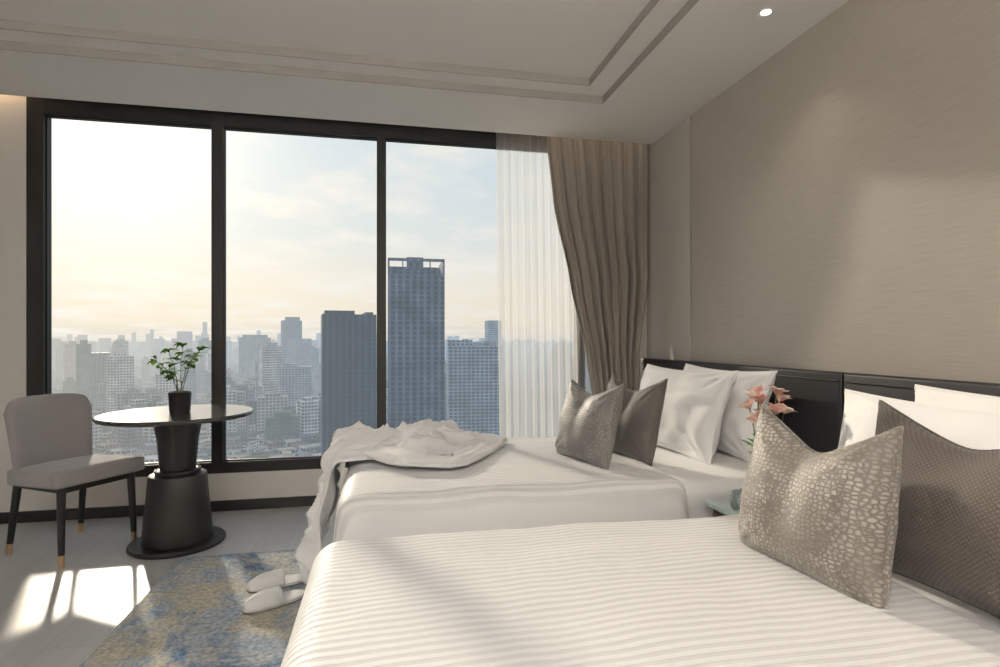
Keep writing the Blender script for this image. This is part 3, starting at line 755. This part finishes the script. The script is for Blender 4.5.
tower('apartment_tower', -446, 1011, 40, 30, -28, F_grey, .5, [(-.4, .2, -.4, .4, 0, 7)])
tower('apartment_tower', 190, 982, 24, 24, 34, F_lite, .1)
tower('apartment_tower', -124, 842, 42, 30, -38, F_lite, .1, [(-.4, .0, -.4, .4, 0, 4)])
tower('apartment_tower', 150, 900, 50, 30, -4, F_grey, .1)
tower('apartment_tower', -140, 700, 34, 34, -70, F_grey, -.1)
rnd = random.Random(11)
VV, FF, CC = [], [], []
def addb(x, y, w, d, h, rot, c, z0=0):
    cs, sn = math.cos(rot), math.sin(rot); b = len(VV)
    for zz_ in (z0, z0+h):
        for sx_, sy_ in ((-.5, -.5), (.5, -.5), (.5, .5), (-.5, .5)):
            px, py = sx_*w, sy_*d
            VV.append((x+px*cs-py*sn, y+px*sn+py*cs, GZ+zz_))
    for k in range(4): FF.append((b+k, b+(k+1) % 4, b+4+(k+1) % 4, b+4+k))
    FF.append((b+4, b+5, b+6, b+7)); CC.extend([c]*4); CC.append(tuple(q*.55 for q in c))
pal = [(.58, .57, .56), (.48, .47, .45), (.30, .31, .33), (.56, .49, .42), (.22, .26, .31), (.42, .29, .24), (.64, .64, .64), (.18, .23, .18), (.12, .18, .10)]
for i in range(12000):
    D = 330*(20**(rnd.random()**1.15)); bb = rnd.uniform(-50, 26); b = d2r(bb)
    x, y = D*math.sin(b), D*math.cos(b)
    big = rnd.random(); c = rnd.choice(pal); g = rnd.uniform(.75, 1.15); c = tuple(q*g for q in c)
    if big < .020 and D > 850: h = rnd.uniform(60, 112); w = rnd.uniform(14, 30); d = rnd.uniform(14, 28)
    elif big < .07 and D > 600: h = rnd.uniform(28, 58); w = rnd.uniform(12, 32); d = rnd.uniform(12, 24)
    else: h = rnd.uniform(5, 16); w = rnd.uniform(7, 20); d = rnd.uniform(7, 18)
    r_ = rnd.choice((.2, .2, -.4, .9, .5))
    addb(x, y, w, d, h, r_, c)
    if h > 25: addb(x, y, w*.5, d*.5, rnd.uniform(3, 7), r_, c, h)
for i in range(300):
    D = rnd.uniform(2200, 7500); bb = rnd.uniform(-50, 26); b = d2r(bb); k = math.exp(-((bb+12)/16)**2)
    h = rnd.uniform(60, 112)+D*.014*rnd.random()**2*(.4+k); w = rnd.uniform(16, 40)
    addb(D*math.sin(b), D*math.cos(b), w, w, h, rnd.random(), (.45, .46, .48))
for (x, y, w, h) in ((-950, 3260, 22, 205), (-1229, 3317, 16, 165), (-900, 3000, 34, 130), (-60, 2600, 50, 140)): addb(x, y, w, w, h, .3, (.4, .4, .4))
me = bpy.data.meshes.new('city_buildings'); me.from_pydata(VV, [], FF)
ca = me.color_attributes.new('Col', 'FLOAT_COLOR', 'CORNER'); buf = []
for c in CC: buf.extend([c[0], c[1], c[2], 1.0]*4)
ca.data.foreach_set('color', buf)
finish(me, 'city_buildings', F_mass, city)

# ------------------------------------------------------------ world sky
SUN = Vector((-.367, .878, .305)).normalized()
W = bpy.data.worlds.new('sky'); S.world = W; W.use_nodes = True; nt = W.node_tree
bg = nt.nodes['Background']
tc = N(nt, 'ShaderNodeTexCoord'); sp = N(nt, 'ShaderNodeSeparateXYZ')
nm = N(nt, 'ShaderNodeVectorMath', operation='NORMALIZE'); L(nt, tc.outputs['Generated'], nm.inputs[0]); L(nt, nm.outputs[0], sp.inputs[0])
gr = N(nt, 'ShaderNodeValToRGB'); e = gr.color_ramp.elements
e[0].position = 0.0; e[0].color = (.50, .48, .45, 1)
e[1].position = 1.0; e[1].color = (.34, .43, .56, 1)
for pos, c in ((.03, (.62, .555, .465)), (.09, (.625, .58, .505)), (.17, (.52, .55, .55)), (.32, (.45, .515, .56)), (.5, (.42, .50, .60))):
    x = e.new(pos); x.color = c4(c)
L(nt, sp.outputs['Z'], gr.inputs[0])
zz = N(nt, 'ShaderNodeMath', operation='ADD'); zz.inputs[1].default_value = .10; L(nt, sp.outputs['Z'], zz.inputs[0])
dx = N(nt, 'ShaderNodeMath', operation='DIVIDE'); L(nt, sp.outputs['X'], dx.inputs[0]); L(nt, zz.outputs[0], dx.inputs[1])
dy = N(nt, 'ShaderNodeMath', operation='DIVIDE'); L(nt, sp.outputs['Y'], dy.inputs[0]); L(nt, zz.outputs[0], dy.inputs[1])
cb = N(nt, 'ShaderNodeCombineXYZ'); L(nt, dx.outputs[0], cb.inputs['X']); L(nt, dy.outputs[0], cb.inputs['Y'])
cn = N(nt, 'ShaderNodeTexNoise'); cn.inputs['Scale'].default_value = 1.3; cn.inputs['Detail'].default_value = 8; cn.inputs['Roughness'].default_value = .6
L(nt, cb.outputs[0], cn.inputs['Vector'])
cm = N(nt, 'ShaderNodeMapRange'); cm.inputs['From Min'].default_value = .45; cm.inputs['From Max'].default_value = .62; cm.inputs['To Max'].default_value = .9
L(nt, cn.outputs['Fac'], cm.inputs['Value'])
mx = N(nt, 'ShaderNodeMix', data_type='RGBA'); mx.inputs['B'].default_value = (.63, .605, .575, 1)
L(nt, cm.outputs[0], mx.inputs['Factor']); L(nt, gr.outputs[0], mx.inputs['A'])
dt = N(nt, 'ShaderNodeVectorMath', operation='DOT_PRODUCT'); dt.inputs[1].default_value = SUN; L(nt, nm.outputs[0], dt.inputs[0])
mxm = N(nt, 'ShaderNodeMath', operation='MAXIMUM'); mxm.inputs[1].default_value = 0; L(nt, dt.outputs['Value'], mxm.inputs[0])
def glow(power, k, col):
    pw = N(nt, 'ShaderNodeMath', operation='POWER'); pw.inputs[1].default_value = power; L(nt, mxm.outputs[0], pw.inputs[0])
    ml = N(nt, 'ShaderNodeVectorMath', operation='SCALE'); ml.inputs[0].default_value = [c*k for c in col]; L(nt, pw.outputs[0], ml.inputs['Scale']); return ml.outputs[0]
a1 = N(nt, 'ShaderNodeVectorMath', operation='ADD'); L(nt, glow(14, .20, (1, .78, .45)), a1.inputs[0]); L(nt, glow(80, .25, (1, .88, .66)), a1.inputs[1])
a2 = N(nt, 'ShaderNodeVectorMath', operation='ADD'); L(nt, a1.outputs[0], a2.inputs[0]); L(nt, mx.outputs['Result'], a2.inputs[1])
L(nt, a2.outputs[0], bg.inputs['Color']); bg.inputs['Strength'].default_value = 1.0

# ------------------------------------------------------------ lights
def area(name, loc, rot, sx, sy, power, col, shape='RECTANGLE', parent=None):
    l = bpy.data.lights.new(name, 'AREA'); l.shape = shape; l.size = sx
    if shape == 'RECTANGLE': l.size_y = sy
    l.energy = power; l.color = col
    o = bpy.data.objects.new(name, l); COL.objects.link(o); o.location = loc; o.rotation_euler = rot
    if parent: o.parent = parent
    return o
sl = bpy.data.lights.new('sun', 'SUN'); sl.energy = 2.3; sl.angle = d2r(2.2); sl.color = (1, .86, .68)
so = bpy.data.objects.new('sun', sl); COL.objects.link(so); so.location = SUN*30
so.rotation_euler = (-SUN).to_track_quat('-Z', 'Y').to_euler()
area('ceiling_fill_light', (-.8, -1.1, ZC+.08), (0, 0, 0), 2.2, .9, 36, (1, .97, .94))  # unseen fill light behind the camera, added to brighten the room
area('curtain_pocket_light', (1.5, 4.03, ZC+.165), (0, 0, 0), .9, .015, 1.2, (1, .70, .42))
area('curtain_pocket_light', (-2.45, 4.03, ZC+.165), (0, 0, 0), .35, .015, .4, (1, .70, .42))
for (x, y) in ((-1.7, -1.6), (1.4, -1.7)):  # unseen uplights behind the camera, added to lift ceiling and room brightness
    e = empty('fill_uplight', (x, y, 0))
    lathe('base', [(0, 0), (.14, 0), (.14, .02), (.02, .03), (0, .03)], M['uplight_metal'], e)
    lathe('pole', [(.012, .03), (.012, 1.66)], M['uplight_metal'], e, 16)
    lathe('bowl', [(0, 1.65), (.06, 1.66), (.16, 1.72), (.20, 1.78), (.195, 1.78), (.15, 1.73), (.05, 1.68), (0, 1.67)], M['uplight_metal'], e)
    area('lamp', (0, 0, 1.76), (math.pi, 0, 0), .25, .25, 95, (1, .95, .89), 'DISK', e)

# ------------------------------------------------------------ camera
cd = bpy.data.cameras.new('camera'); cam = bpy.data.objects.new('camera', cd); COL.objects.link(cam)
cam.location = (0, 0, 1.17); cam.rotation_euler = (math.pi/2, 0, d2r(-11.67))
cd.sensor_width = 36; cd.lens = 20.05; cd.shift_y = .0055; cd.clip_end = 40000; cd.clip_start = .02
S.camera = cam
